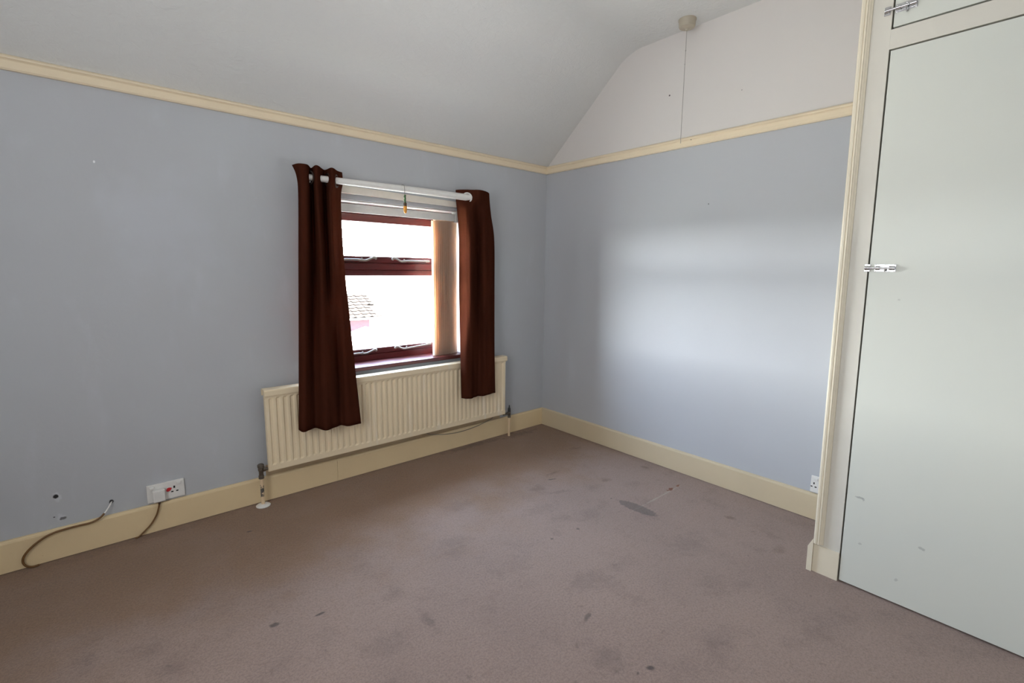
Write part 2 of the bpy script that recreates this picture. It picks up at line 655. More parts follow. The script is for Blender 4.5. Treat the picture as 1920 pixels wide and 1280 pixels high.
def m_pipe():
    a = Mat('chipped_cream_pipe_paint', lin(228, 202, 166), 0.4)
    a.mix(a.spot((-2.10, -0.065, 0.085), (0.02, 0.02, 0.03), wob=0.6, wscale=60), lin(92, 88, 84))
    return a.done()


M_PIPE = m_pipe()

# ------------------------------------------------------------------ room shell
OX0, OX1, OZ0, OZ1 = -1.82, -0.76, 0.636, 1.615     # window opening
RZ0, RZ1 = 1.9514, 2.009                            # picture rail
CZ = 2.597
b = MB().box(XL - 0.25, 0.2, YR - 0.25, 0.28, -0.25, 0.0)
struct(b.build('floor', M_CARPET))

b = MB()
b.box(XL, OX0, 0, 0.28, 0, 2.08).box(OX1, 0, 0, 0.28, 0, 2.08).box(OX0, OX1, 0, 0.28, 0, OZ0).box(OX0, OX1, 0, 0.28, OZ1, 2.08)
struct(b.build('wall_back', M_WALLB))
struct(MB().box(0, 0.2, YR - 0.25, 0.28, 0, 2.75).build('wall_right', M_WALLR))
struct(MB().box(XL - 0.25, XL, YR - 0.25, 0.28, 0, 2.75).build('wall_left', M_WALLP))
struct(MB().box(XL, 0, YR - 0.25, YR, 0, 2.75).build('wall_rear', M_WALLP))

# ceiling: slope above the window wall, soft curve, flat part; one plastered surface with thickness
SL = math.atan(0.843)
T = 0.105                                           # tangent length of the rounded corner
RAD = T / math.tan(SL / 2)
yc = -(CZ - 2.0) / 0.843                            # where slope and flat would meet
prof = [(yc * k / 6 * (1 - T * math.cos(SL) / -yc), 2.0 + 0.843 * -(yc * k / 6 * (1 - T * math.cos(SL) / -yc))) for k in range(6)]
for k in range(13):
    t = SL * (1 - k / 12)                           # surface angle along the arc
    prof.append((yc - T + RAD * math.sin(t), CZ - RAD * (1 - math.cos(t))))
prof += [(-1.4, CZ), (-2.2, CZ), (YR, CZ)]
n = len(prof)
outer = [(0.28, 2.0 + 0.0), (0.28, 2.2), (-0.6, 2.85), (YR, 2.85)]
full = prof + outer[::-1]
b = MB().prism(full, lambda y, z, x: (x, y, z), [XL, 0.0], smooth=False)
b.s = [True if i < n - 1 else False for i in range(len(b.s))]
struct(b.build('ceiling', M_CEIL))

# picture rails
rail = [(0.0, 0.0), (0.012, 0.0), (0.017, 0.006), (0.0155, 0.020), (0.0150, 0.033), (0.0175, 0.036), (0.0235, 0.040), (0.0245, 0.044), (0.020, 0.050), (0.011, 0.055), (0.0, 0.058)]
struct(MB().prism(rail, lambda a, h, x: (x, -a, RZ0 + h), [XL, -0.0005]).build('trim_1', M_RAIL))
b = MB().prism(rail, lambda a, h, y: (-a, y, RZ0 + h), [-0.0005, -2.085])
o = struct(b.build('trim_2', M_RAIL))
o2 = MB().lathe([(0.0022, 0), (0.0022, 0.002), (0.0005, 0.0025)], (-0.018, -1.178, 1.985), (-1, 0, 0), 10).build('nail_head', M_HOLE, o)

# skirting boards: rounded top edge
ZS = 0.1355
sk = [(0.0, 0.003), (0.016, 0.003), (0.016, ZS - 0.012), (0.014, ZS - 0.004), (0.009, ZS - 0.0005), (0.0, ZS)]
b = MB().prism(sk, lambda a, h, x: (x, -a - 0.002, h), [XL, -1.6878]).prism(sk, lambda a, h, x: (x, -a - 0.002, h), [-1.6862, -0.0005])
struct(b.build('baseboard_back', M_SKIRT))
struct(MB().prism(sk, lambda a, h, y: (-a, y, h * 1.012), [-0.016, -2.09]).build('baseboard_right', M_SKIRT_TINT))
struct(MB().prism(sk, lambda a, h, y: (XL + a, y, h), [-0.016, YR]).build('baseboard_left', M_SKIRT))
struct(MB().prism(sk, lambda a, h, x: (x, YR + a, h), [XL, -0.5]).build('baseboard_rear', M_SKIRT))

# ------------------------------------------------------------------ window 1
GY = 0.15
wf = MB()
wf.bbox(OX0, OX0 + 0.045, GY, GY + 0.07, 0.66, OZ1, 0.003).bbox(OX1 - 0.045, OX1, GY, GY + 0.07, 0.66, OZ1, 0.003)
wf.bbox(OX0 + 0.045, OX1 - 0.045, GY, GY + 0.07, 1.56, OZ1, 0.003)
wf.bbox(OX0 + 0.045, OX1 - 0.045, GY - 0.006, GY + 0.07, 1.228, 1.268, 0.003)
wf.bbox(OX0 + 0.045, OX1 - 0.045, GY, GY + 0.07, 0.655, 0.698, 0.003)
# rebates behind the sashes
for q in ((OX0 + 0.04, OX1 - 0.04, 1.212, 1.284), (OX0 + 0.04, OX1 - 0.04, 1.545, OZ1), (OX0 + 0.04, OX1 - 0.04, 0.655, 0.712), (OX0 + 0.03, OX0 + 0.06, 0.66, OZ1), (OX1 - 0.06, OX1 - 0.03, 0.66, OZ1)):
    wf.box(q[0], q[1], GY + 0.0515, GY + 0.068, q[2], q[3])
win = struct(wf.build('window_1', M_WOOD))


def sash(z0, z1, rt, rb):
    s = MB()
    x0, x1 = OX0 + 0.046, OX1 - 0.046
    y0, y1 = GY + 0.004, GY + 0.05
    s.bbox(x0, x0 + 0.04, y0, y1, z0, z1, 0.003).bbox(x1 - 0.04, x1, y0, y1, z0, z1, 0.003)
    s.bbox(x0 + 0.04, x1 - 0.04, y0, y1, z1 - rt, z1, 0.003).bbox(x0 + 0.04, x1 - 0.04, y0, y1, z0, z0 + rb, 0.003)
    o = s.build('sash', M_WOOD, win)
    MB().box(x0 + 0.035, x1 - 0.035, GY + 0.026, GY + 0.030, z0 + rb - 0.005, z1 - rt + 0.005).build('pane', M_GLASS, o)
    return o


sash(1.269, 1.559, 0.044, 0.041)
sash(0.699, 1.227, 0.036, 0.037)
b = MB().bbox(OX0 - 0.0, OX1 + 0.0, -0.022, GY - 0.001, 0.637, 0.661, 0.005, 3)
plabel(b.build('window_sill', M_SILL, win), 'glossy red-brown wooden sill board')


def stay(x_curl, x_end, z, dz):
    s = 1 if x_end > x_curl else -1
    y = GY - 0.016
    P = catmull([(x_curl, y - 0.006, z + 0.012), (x_curl + s * 0.012, y - 0.010, z + 0.015), (x_curl + s * 0.035, y - 0.006, z + 0.006), (x_curl + s * 0.06, y, z - 0.004),
                 (x_curl + s * 0.085, y, z - 0.004), (x_curl + s * 0.12, y, z - 0.001), (x_end, y, z + dz)], 5)
    m = MB().tube(P, [0.0080 if i < 8 else 0.0062 for i in range(len(P))], 8)
    m.lathe([(0.001, -0.009), (0.007, -0.006), (0.0095, 0), (0.007, 0.006), (0.001, 0.009)], (x_curl, y - 0.006, z + 0.010), (0, 1, 0), 12)
    # pivot plate and two pegs that stand on the frame
    m.bbox(min(x_end, x_end - s * 0.03), max(x_end, x_end - s * 0.03), y - 0.004, GY + 0.0045, z + dz - 0.008, z + dz + 0.008, 0.002)
    m.lathe([(0.005, 0), (0.005, 0.012), (0.002, 0.018)], (x_curl + s * 0.085, y + 0.002, z - 0.006), (0, 0, 1), 10)
    m.bbox(x_curl + s * 0.085 - 0.012, x_curl + s * 0.085 + 0.012, y - 0.002, GY + 0.0045, z - 0.010, z - 0.003, 0.0015)
    return m.build('casement_stay', M_STAY, win)


stay(-1.341, -1.63, 1.289, -0.002)
stay(-1.226, -0.955, 1.287, 0.0)
stay(-1.357, -1.63, 0.716, -0.004)
stay(-1.222, -0.950, 0.719, 0.012)

# ------------------------------------------------------------------ fitted cupboard on the right
FX = -0.487                     # its front
LEAN = 0.01845


def Y(s, z):
    return s + LEAN * z


cup = thing('fitted_cupboard', 'tall off-white fitted cupboard with chrome bolts filling the right side of the room', 'cupboard', (-0.24, -2.6, 0))


def slab(mb, s0, s1, z0, z1, xf, xb):
    """upright board whose side edges follow the slight lean of the cupboard front"""
    p = [(xf, Y(s0, z0), z0), (xf, Y(s1, z0), z0), (xf, Y(s1, z1), z1), (xf, Y(s0, z1), z1)]
    q = [(xb, c[1], c[2]) for c in p]
    return mb.add(p + q, [(0, 1, 2, 3), (7, 6, 5, 4), (0, 4, 5, 1), (1, 5, 6, 2), (2, 6, 7, 3), (3, 7, 4, 0)])


S0, S1, S2, S3 = -2.125, -2.2172, -2.985, -3.06
ZD0, ZD1, ZR0, ZR1, ZU = 0.008, 2.0155, 2.0215, 2.0865, 2.0925
f = MB()
slab(f, S0, S1, 0.0, CZ - 0.001, FX, FX + 0.035)
slab(f, S1, S2, ZR0, ZR1, FX + 0.0005, FX + 0.035)
slab(f, S2 - 0.003, -3.40, 0.0, CZ - 0.001, FX, FX + 0.035)
slab(f, S1, S2 - 0.003, CZ - 0.04, CZ - 0.001, FX + 0.0005, FX + 0.035)
frame = f.build('frame', M_CUPB, cup)
f = MB()
slab(f, S0, S0 - 0.02, 0.0, CZ - 0.001, FX + 0.0355, -0.001)
f.build('side_panel', M_CUPB, cup)
f = MB()
slab(f, S0 - 0.03, -3.39, 0.0005, CZ - 0.006, FX + 0.036, FX + 0.046)
plabel(f.build('gap_shade_sheet', M_GAPSHADE, cup), 'dark sheet added behind the door gaps for their shade')  # sheet put in so the gaps round the doors look dark
f = MB()
slab(f, S1 - 0.0055, S2, ZD0, ZD1, FX + 0.0008, FX + 0.022)
door = f.build('door', M_DOOR, cup)
plabel(door, 'tall plain lower door with a few scuffs')
f = MB()
slab(f, S1 - 0.0055, S2, ZU, CZ - 0.046, FX + 0.0008, FX + 0.022)
udoor = f.build('door', M_DOOR, cup)
plabel(udoor, 'short upper door')

# moulded architrave along the left edge
ar = [(0.0, 0.0), (0.0, 0.010), (-0.002, 0.014), (-0.007, 0.0155), (-0.013, 0.0145), (-0.0145, 0.012), (-0.016, 0.0145), (-0.021, 0.0145), (-0.0225, 0.011), (-0.026, 0.010), (-0.031, 0.006), (-0.034, 0.0045), (-0.034, 0.0)]
b = MB().prism(ar, lambda a, h, z: (FX - h, Y(S0 + a, z), z), [0.128, CZ - 0.001])
b.build('architrave', M_ARCH, cup)
# end of the skirting board that runs along the cupboard's return, chamfered top, with bare chipped paint
b = MB()
sp = [(0.0, 0.0), (0.019, 0.0), (0.019, 0.107), (0.004, 0.140), (0.0, 0.142)]
b.prism(sp, lambda a, h, x: (x, Y(S0, h) + a, h), [FX - 0.012, -0.018])
b.build('skirting_board', M_ARCH, cup)
b = MB()
slab(b, S0 - 0.0005, S1 + 0.0005, 0.0, 0.120, FX - 0.0035, FX)
b.build('plinth_block', M_ARCH, cup)


def bolt(parent, keep_parent, y_keep, y_end, z, ring):
    """chrome barrel bolt: plate, round shoot, two straps, and its keep across the gap"""
    x = FX
    yk = y_keep
    m = MB().bbox(x - 0.0025, x, yk - 0.018, yk, z - 0.014, z + 0.014, 0.0012)
    m.prism([(math.cos(t) * 0.008, math.sin(t) * 0.009) for t in [math.pi * k / 10 for k in range(11)]], lambda a, h, y: (x - 0.002 - h, y, z + a), [yk - 0.002, yk - 0.016], True)
    plabel(m.build('bolt_keep', M_CHROME, keep_parent), 'chrome bolt keep')
    y0 = yk - 0.031
    m = MB().bbox(x - 0.0022, x + 0.0006, y_end, y0, z - 0.0135, z + 0.0135, 0.001)
    m.tube([(x - 0.0072, yk - 0.004, z), (x - 0.0072, y_end + 0.022, z)], 0.0045, 12)
    for yy, L in ((y0 - 0.010, 0.012), (y_end + 0.011, 0.017)):
        m.prism([(math.cos(t) * 0.0078, math.sin(t) * 0.0115) for t in [math.pi * k / 10 for k in range(11)]], lambda a, h, y: (x - 0.0018 - h, y, z + a), [yy - L / 2, yy + L / 2], True)
    for yy in (y0 - 0.004, y_end + 0.004, (y0 + y_end) / 2):
        for s in (-1, 1):
            m.lathe([(0.0022, 0), (0.0022, 0.0008), (0.001, 0.0012)], (x - 0.0022, yy, z + s * 0.0105), (-1, 0, 0), 8)
    if ring:
        m.torus((x - 0.0085, (y0 + y_end) / 2 - 0.004, z - 0.014), (0, 1, 0), 0.0085, 0.0018, 16, 6)
    else:
        m.tube([(x - 0.008, y_end + 0.030, z - 0.002), (x - 0.014, y_end + 0.030, z - 0.010)], 0.003, 8)
    plabel(m.build('barrel_bolt', M_CHROME, parent), 'chrome barrel bolt')


bolt(door, frame, -2.184, -2.279, 1.262, False)
bolt(udoor, frame, -2.154, -2.246, 2.150, True)

# ------------------------------------------------------------------ radiator
rad = thing('radiator', 'long cream panel radiator below the window', 'radiator', (-1.265, -0.06, 0.185))
RX0, RX1, RY, RBZ, RTZ = -2.068, -0.466, -0.090, 0.184, 0.622
m = MB()
# ribbed front plate
NR = 46
pitch = (RX1 - RX0 - 0.03) / NR
xs = [(RX0, 0.0), (RX0 + 0.002, 0.0)]
xs = [(RX0, -0.008)]
xs += [(RX0 + 0.003, 0.0)]
for i in range(NR):
    a = RX0 + 0.015 + i * pitch
    xs += [(a + pitch * 0.10, 0.0), (a + pitch * 0.26, -0.007), (a + pitch * 0.56, -0.007), (a + pitch * 0.80, 0.0)]
xs += [(RX1 - 0.003, 0.0), (RX1, -0.008)]
zz = [(RBZ, 0.0, 0.012), (RBZ + 0.004, 0.0, 0.002), (RBZ + 0.008, 0.0, 0.0), (RBZ + 0.034, 0.0, 0.0), (RBZ + 0.042, 1.0, 0.0), (RTZ - 0.052, 1.0, 0.0), (RTZ - 0.044, 0.0, 0.0), (RTZ - 0.010, 0.0, 0.0)]
N = len(xs)
vs = [(x, RY + off - d * k, z) for z, k, off in zz for x, d in xs]
fs = [(j * N + i, j * N + i + 1, (j + 1) * N + i + 1, (j + 1) * N + i) for j in range(len(zz) - 1) for i in range(N - 1)]
m.add(vs, fs, False)
m.box(RX0, RX1, RY + 0.012, RY + 0.022, RBZ + 0.001, RTZ - 0.011)
m.build('front_panel', M_RAD, rad)
m = MB()
cp = [(0.004, RTZ - 0.036), (-0.006, RTZ - 0.036), (-0.008, RTZ - 0.030), (-0.008, RTZ - 0.008), (-0.005, RTZ - 0.002), (0.002, RTZ), (0.046, RTZ), (0.050, RTZ - 0.004), (0.050, RTZ - 0.036), (0.047, RTZ - 0.036), (0.047, RTZ - 0.005), (0.004, RTZ - 0.005)]
m.prism(cp, lambda a, z, x: (x, RY + a, z), [RX0 - 0.002, RX1 + 0.008])
plabel(m.build('top_cover', M_RAD, rad), 'rounded cover strip along the top')
for x in (-1.75, -0.78):
    m = MB().box(x - 0.02, x + 0.02, RY + 0.022, -0.003, 0.26, 0.29).box(x - 0.02, x + 0.02, -0.005, -0.0005, 0.22, 0.56).box(x - 0.02, x + 0.02, RY + 0.022, -0.003, 0.52, 0.54)
    m.build('wall_bracket', M_RAD, rad)
# left valve
m = MB()
vx, vy = -2.100, -0.062
m.lathe([(0.010, 0.150), (0.0135, 0.152), (0.0135, 0.168), (0.011, 0.170), (0.011, 0.192), (0.014, 0.196), (0.014, 0.212), (0.016, 0.214), (0.016, 0.226), (0.012, 0.230), (0.004, 0.232)], (vx, vy, 0), n=14)
m.tube([(vx + 0.005, vy, 0.198), (vx + 0.034, vy - 0.002, 0.198)], 0.0085, 12)
m.lathe([(0.013, 0.010), (0.013, 0.022)], (vx, vy, 0.198), (1, 0, 0), 6, False)
m.lathe([(0.006, 0), (0.006, 0.018)], (vx, vy, 0.205), (-0.3, -1, 0), 8)
v = m.build('valve', M_VALVE, rad)
plabel(v, 'tarnished metal valve at the left end')
m = MB().tube([(vx, vy, 0.0), (vx, vy, 0.155)], 0.0088, 12)
plabel(m.build('pipe', M_PIPE, rad), 'cream painted pipe with chipped paint')
m = MB().lathe([(0.010, 0.001), (0.034, 0.001), (0.035, 0.004), (0.028, 0.009), (0.014, 0.013), (0.010, 0.013)], (vx, vy, 0), n=18)
plabel(m.build('pipe_collar', M_WPLAS, rad), 'white pipe collar on the carpet')
# right valve
vx, vy = -0.402, -0.060
m = MB()
m.lathe([(0.009, 0.142), (0.012, 0.144), (0.012, 0.158), (0.010, 0.160), (0.012, 0.166), (0.012, 0.188), (0.010, 0.190)], (vx, vy, 0), n=14)
m.tube([(vx - 0.004, vy, 0.176), (vx - 0.068, vy - 0.012, 0.184)], 0.0085, 12)
m.lathe([(0.0125, 0.006), (0.0125, 0.020)], (vx, vy, 0.177), (-1, -0.15, 0.1), 6, False)
plabel(m.build('valve', M_VALVE, rad), 'small metal valve at the right end')
m = MB().lathe([(0.009, 0.188), (0.0115, 0.190), (0.0105, 0.212), (0.006, 0.220), (0.0045, 0.236), (0.002, 0.240)], (vx, vy, 0), n=14)
plabel(m.build('valve_cap', M_BLACK, rad), 'black valve cap')
m = MB().tube([(vx, vy, 0.0), (vx, vy, 0.145)], 0.0085, 12)
plabel(m.build('pipe', M_PIPE, rad), 'cream painted pipe')

# ------------------------------------------------------------------ curtains, pole, batten
LP = [
 (1.742, [(-1.871, -0.085), (-1.860, -0.145), (-1.821, -0.150), (-1.776, -0.075), (-1.780, -0.168), (-1.708, -0.075), (-1.702, -0.160), (-1.651, -0.100), (-1.615, -0.075)]),
 (1.687, [(-1.852, -0.088), (-1.855, -0.145), (-1.822, -0.148), (-1.779, -0.075), (-1.781, -0.165), (-1.711, -0.075), (-1.703, -0.158), (-1.654, -0.103), (-1.614, -0.075)]),
 (1.580, [(-1.850, -0.090), (-1.854, -0.150), (-1.824, -0.145), (-1.776, -0.075), (-1.781, -0.165), (-1.713, -0.075), (-1.717, -0.160), (-1.667, -0.110), (-1.631, -0.085)]),
 (1.242, [(-1.869, -0.095), (-1.870, -0.155), (-1.838, -0.145), (-1.784, -0.075), (-1.780, -0.170), (-1.720, -0.090), (-1.716, -0.162), (-1.666, -0.120), (-1.631, -0.100)]),
 (0.823, [(-1.896, -0.115), (-1.889, -0.160), (-1.862, -0.150), (-1.815, -0.105), (-1.798, -0.175), (-1.742, -0.160), (-1.696, -0.115), (-1.676, -0.160), (-1.618, -0.135)]),
 (0.378, [(-1.923, -0.130), (-1.916, -0.175), (-1.877, -0.155), (-1.835, -0.125), (-1.804, -0.190), (-1.744, -0.160), (-1.700, -0.135), (-1.666, -0.165), (-1.592, -0.150)]),
]
RP = [
 (1.738, [(-0.866, -0.050), (-0.858, -0.075), (-0.824, -0.112), (-0.792, -0.134), (-0.766, -0.158), (-0.725, -0.155), (-0.668, -0.125), (-0.623, -0.085)]),
 (1.680, [(-0.866, -0.052), (-0.858, -0.078), (-0.824, -0.113), (-0.794, -0.134), (-0.768, -0.155), (-0.724, -0.152), (-0.663, -0.125), (-0.618, -0.085)]),
 (1.594, [(-0.853, -0.050), (-0.856, -0.090), (-0.850, -0.140), (-0.816, -0.150), (-0.735, -0.110), (-0.718, -0.145), (-0.654, -0.125), (-0.604, -0.085)]),
 (1.426, [(-0.838, -0.045), (-0.841, -0.085), (-0.842, -0.140), (-0.815, -0.155), (-0.716, -0.085), (-0.709, -0.140), (-0.631, -0.115), (-0.571, -0.080)]),
 (1.045, [(-0.840, -0.045), (-0.838, -0.085), (-0.839, -0.140), (-0.811, -0.155), (-0.715, -0.085), (-0.703, -0.140), (-0.632, -0.120), (-0.571, -0.085)]),
 (0.690, [(-0.880, -0.112), (-0.870, -0.140), (-0.845, -0.165), (-0.799, -0.150), (-0.735, -0.118), (-0.708, -0.155), (-0.647, -0.142), (-0.597, -0.120)]),
 (0.378, [(-0.885, -0.130), (-0.880, -0.165), (-0.846, -0.178), (-0.793, -0.148), (-0.748, -0.130), (-0.714, -0.158), (-0.656, -0.150), (-0.599, -0.132)]),
]


def cloth(P, hem, nz=9, nu=7):
    """interpolate plan curves between heights: first along the height, then across"""
    cols = [catmull([(x, y, z) for z, pts in P for x, y in [pts[i]]], nz) for i in range(len(P[0][1]))]
    rows = []
    for k in range(len(cols[0])):
        rows.append(catmull([c[k] for c in cols], nu))
    nU = len(rows[0])
    vs, fs = [], []
    nR = len(rows)
    for k, r in enumerate(rows):
        for i, p in enumerate(r):
            t = k / (nR - 1)
            q = Vector(p)
            u = i / (nU - 1)
            q.z += hem(u) * max(0.0, (t - 0.7) / 0.3)
            q.y += 0.0022 * math.sin(37 * u + 5 * t) * min(1, 4 * t)
            if q.y > -0.104 and q.z < 0.64:
                q.y = -0.104
            vs.append(q)
    for k in range(nR - 1):
        for i in range(nU - 1):
            fs.append((k * nU + i, k * nU + i + 1, (k + 1) * nU + i + 1, (k + 1) * nU + i))
    return vs, fs


def curtain(label, P, hem, loc, eyelets):
    root = thing('curtain', label, 'curtain', loc, 'pair of brown eyelet curtains')
    vs, fs = cloth(P, hem)
    o = MB().add(vs, fs, True).build('cloth', M_CURT, root, split=False)
    s = o.modifiers.new('thickness', 'SOLIDIFY')
    s.thickness = 0.0028
    s.offset = 0
    for x, y, ax, m, lb in eyelets:
        e = MB().torus((x, y, 1.687), ax, 0.0300, 0.0045, 24, 8)
        plabel(e.build('eyelet', m, root), lb)
    return root


curtain('long brown curtain hanging at the left end of the white pole, three folds', LP, lambda u: 0.018 - 0.030 * u, (-1.74, -0.12, 0.37),
        [(-1.796, -0.112, (1, 0.25, 0), M_DKMET, 'dark metal eyelet ring'), (-1.756, -0.112, (1, -0.6, 0), M_DKMET, 'dark metal eyelet ring'), (-1.706, -0.112, (1, 0.12, 0), M_DKMET, 'dark metal eyelet ring'), (-1.662, -0.112, (0.8, -0.6, 0), M_DKMET, 'dark metal eyelet ring')])
curtain('narrower brown curtain at the right end of the white pole, beside the blind', RP, lambda u: 0.012 * (1 - u) + 0.004 * math.sin(9 * u), (-0.74, -0.12, 0.37),
        [(-0.824, -0.113, (-0.72, -0.69, 0), M_WPLAS, 'white eyelet ring')])

pole = thing('curtain_pole', 'white curtain pole above the window', 'curtain pole', (-1.24, -0.112, 1.69))
P = [(-1.835, -0.112, 1.688), (-1.5, -0.112, 1.690), (-1.117, -0.112, 1.692), (-0.725, -0.112, 1.689)]
MB().tube(P, [0.0160, 0.0175, 0.0195, 0.0212], 18).build('pole', M_WPOLE, pole)
for x in (-1.83, -0.722):
    MB().lathe([(0.004, 0), (0.018, 0.003), (0.022, 0.008), (0.022, 0.014), (0.012, 0.020)], (x, -0.112, 1.689), (-1 if x < -1 else 1, 0, 0), 18).build('finial', M_WPOLE, pole)
for x in (-1.80, -0.76):
    m = MB().tube([(x, -0.112, 1.668), (x, -0.06, 1.665), (x, -0.002, 1.665)], 0.006, 10).lathe([(0.022, 0), (0.022, 0.005), (0.018, 0.007)], (x, -0.0005, 1.665), (0, -1, 0), 16)
    m.build('bracket', M_WPOLE, pole)
m = MB().add([(-1.80, -0.001, 1.648), (-0.68, -0.001, 1.634), (-0.68, -0.001, 1.668), (-1.80, -0.001, 1.690), (-1.80, -0.030, 1.650), (-0.68, -0.030, 1.630), (-0.68, -0.030, 1.664), (-1.80, -0.030, 1.690)],
             [(0, 1, 2, 3), (7, 6, 5, 4), (0, 4, 5, 1), (1, 5, 6, 2), (2, 6, 7, 3), (3, 7, 4, 0)])
tag(m.build('curtain_batten', M_TRACK), 'cream-white wooden batten on the wall just under the curtain pole', 'batten')

# ornament that hangs from the pole
orn = thing('hanging_ornament', 'tiny green and orange ornament hanging on a wire from the curtain pole', 'ornament', (-1.275, -0.133, 1.55))
m = MB().tube(catmull([(-1.282, -0.110, 1.7115), (-1.280, -0.122, 1.7125), (-1.278, -0.132, 1.706), (-1.277, -0.134, 1.690), (-1.276, -0.134, 1.656)], 5), 0.0012, 6)
m.build('hook', M_GWIRE, orn)
m = MB()
for i, (r, h) in enumerate(((0.0062, 1.652), (0.0072, 1.643), (0.0062, 1.634), (0.0070, 1.625), (0.0060, 1.616))):
    m.lathe([(0.002, 0.0055), (r, 0.002), (r, -0.002), (0.003, -0.0055)], (-1.2755 + 0.0008 * (-1) ** i, -0.134, h), (0, 0, 1), 12)
m.build('beads', M_GREEN, orn)
MB().lathe([(0.0085, 1.611), (0.0098, 1.609), (0.0098, 1.594), (0.0092, 1.593)], (-1.275, -0.134, 0), n=14).build('cap', M_BROWN, orn)
MB().lathe([(0.0090, 1.593), (0.0098, 1.584), (0.0094, 1.568), (0.0075, 1.557), (0.003, 1.552)], (-1.275, -0.134, 0), n=14).build('bulb', M_ORANGE, orn)

# ------------------------------------------------------------------ vertical blind
bl = thing('vertical_blind', 'beige vertical blind drawn to the right side of the window', 'blind', (-0.88, 0.055, 0.66))
m = MB().bbox(-1.814, -0.792, 0.036, 0.076, 1.556, 1.592, 0.002).bbox(-1.814, -0.792, 0.0335, 0.040, 1.590, 1.597, 0.001).bbox(-1.814, -0.792, 0.0335, 0.040, 1.551, 1.557, 0.001)
m.build('headrail', M_WPLAS, bl)
m = MB().bbox(-0.812, -0.782, 0.030, 0.080, 1.546, 1.6145, 0.003)
m.build('rail_bracket', M_WPLAS, bl)
MB().box(-1.80, -1.77, 0.034, 0.078, 1.592, 1.6145).build('rail_bracket', M_WPLAS, bl)
vane0 = None
for i in range(10):
    x = -0.958 + 0.0155 * i
    if vane0 is None:
        ang = math.radians(24)
        P = []
        for k in range(7):
            t = (k / 6 - 0.5) * 0.089
            P.append((t * math.cos(ang), t * math.sin(ang) + 0.004 * (1 - (2 * k / 6 - 1) ** 2)))
        mb = MB()
        zs = [0.662, 0.672, 0.68, 1.53, 1.545]
        q = P + [(a, c + 0.0012) for a, c in P[::-1]]
        mb.prism([(a, c) for a, c in q], lambda a, c, z: (x + a, 0.054 + c, z), zs, False)
        mb.box(x - 0.012, x + 0.012, 0.0555, 0.0605, 1.544, 1.557)
        vane0 = mb.build('vane', M_VANE, bl)
        base = Vector(vane0.location)
    else:
        c = vane0.copy()
        c.parent = bl
        c.location = base + Vector((0.0155 * i, 0.0014 * ((i * 7) % 3 - 1), 0))
        c.rotation_euler = (0, 0, 0)
        C.objects.link(c)

# ------------------------------------------------------------------ sockets, plug, cables
sock = thing('double_socket', 'white double socket above the skirting, left of the radiator, with a plug in it', 'socket', (-2.498, 0, 0.185))
m = MB().bbox(-2.571, -2.425, -0.010, -0.0003, 0.143, 0.229, 0.003, 3)
m.build('face_plate', M_WPLAS, sock)
for x in (-2.551, -2.446):
    m = MB().bbox(x - 0.009, x + 0.009, -0.0155, -0.0095, 0.208, 0.220, 0.002)
    m.build('switch', M_WPLAS, sock)
m = MB()
for (x, z, a, h) in ((-2.4655, 0.197, 0.0035, 0.0055), (-2.4745, 0.176, 0.0045, 0.0028), (-2.455, 0.176, 0.0045, 0.0028)):
    m.box(x - a, x + a, -0.0104, -0.0098, z - h, z + h)
m.build('pin_hole', M_HOLE, sock)
m = MB().prism([(-0.009, -0.002), (-0.004, 0.008), (0.004, 0.009), (0.013, 0.006), (0.009, -0.003), (0.001, -0.008), (-0.006, -0.008)], lambda a, h, y: (-2.489 + a, y, 0.190 + h), [-0.0098, -0.0150])
plabel(m.build('tab', M_RED, sock), 'red plastic tab in the middle of the plate')

plug = thing('plug', 'white plug with a brown flex, in the left outlet of the double socket', 'plug', (-2.525, -0.02, 0.15))
m = MB().bbox(-2.551, -2.503, -0.036, -0.0102, 0.148, 0.206, 0.006, 3)
m.build('body', M_WPLAS, plug)
m = MB().tube([(-2.528, -0.026, 0.149), (-2.529, -0.026, 0.136)], [0.0055, 0.0045], 10)
m.build('flex_guard', M_BROWN, plug)
m = MB().tube(catmull([(-2.529, -0.026, 0.140), (-2.534, -0.027, 0.118), (-2.544, -0.028, 0.088), (-2.566, -0.028, 0.052), (-2.592, -0.028, 0.026), (-2.616, -0.028, 0.006), (-2.630, -0.028, 0.0035)], 6), 0.0035, 8)
m.build('flex', M_CABLE, plug)

s2 = thing('wall_socket', 'white socket low on the right-hand wall, half hidden by the cupboard', 'socket', (0, -2.02, 0.185))
MB().bbox(-0.009, -0.0003, -2.098, -1.953, 0.142, 0.228, 0.003, 3).build('face_plate', M_WPLAS, s2)
m = MB()
for (y, z, a, h) in ((-1.9685, 0.190, 0.003, 0.005), (-1.977, 0.172, 0.0045, 0.003), (-1.959, 0.172, 0.0040, 0.0026)):
    m.box(-0.0094, -0.0088, y - a, y + a, z - h, z + h)
m.build('pin_hole', M_HOLE, s2)
MB().bbox(-0.0145, -0.0085, -1.985, -1.968, 0.208, 0.220, 0.002).build('switch', M_WPLAS, s2)

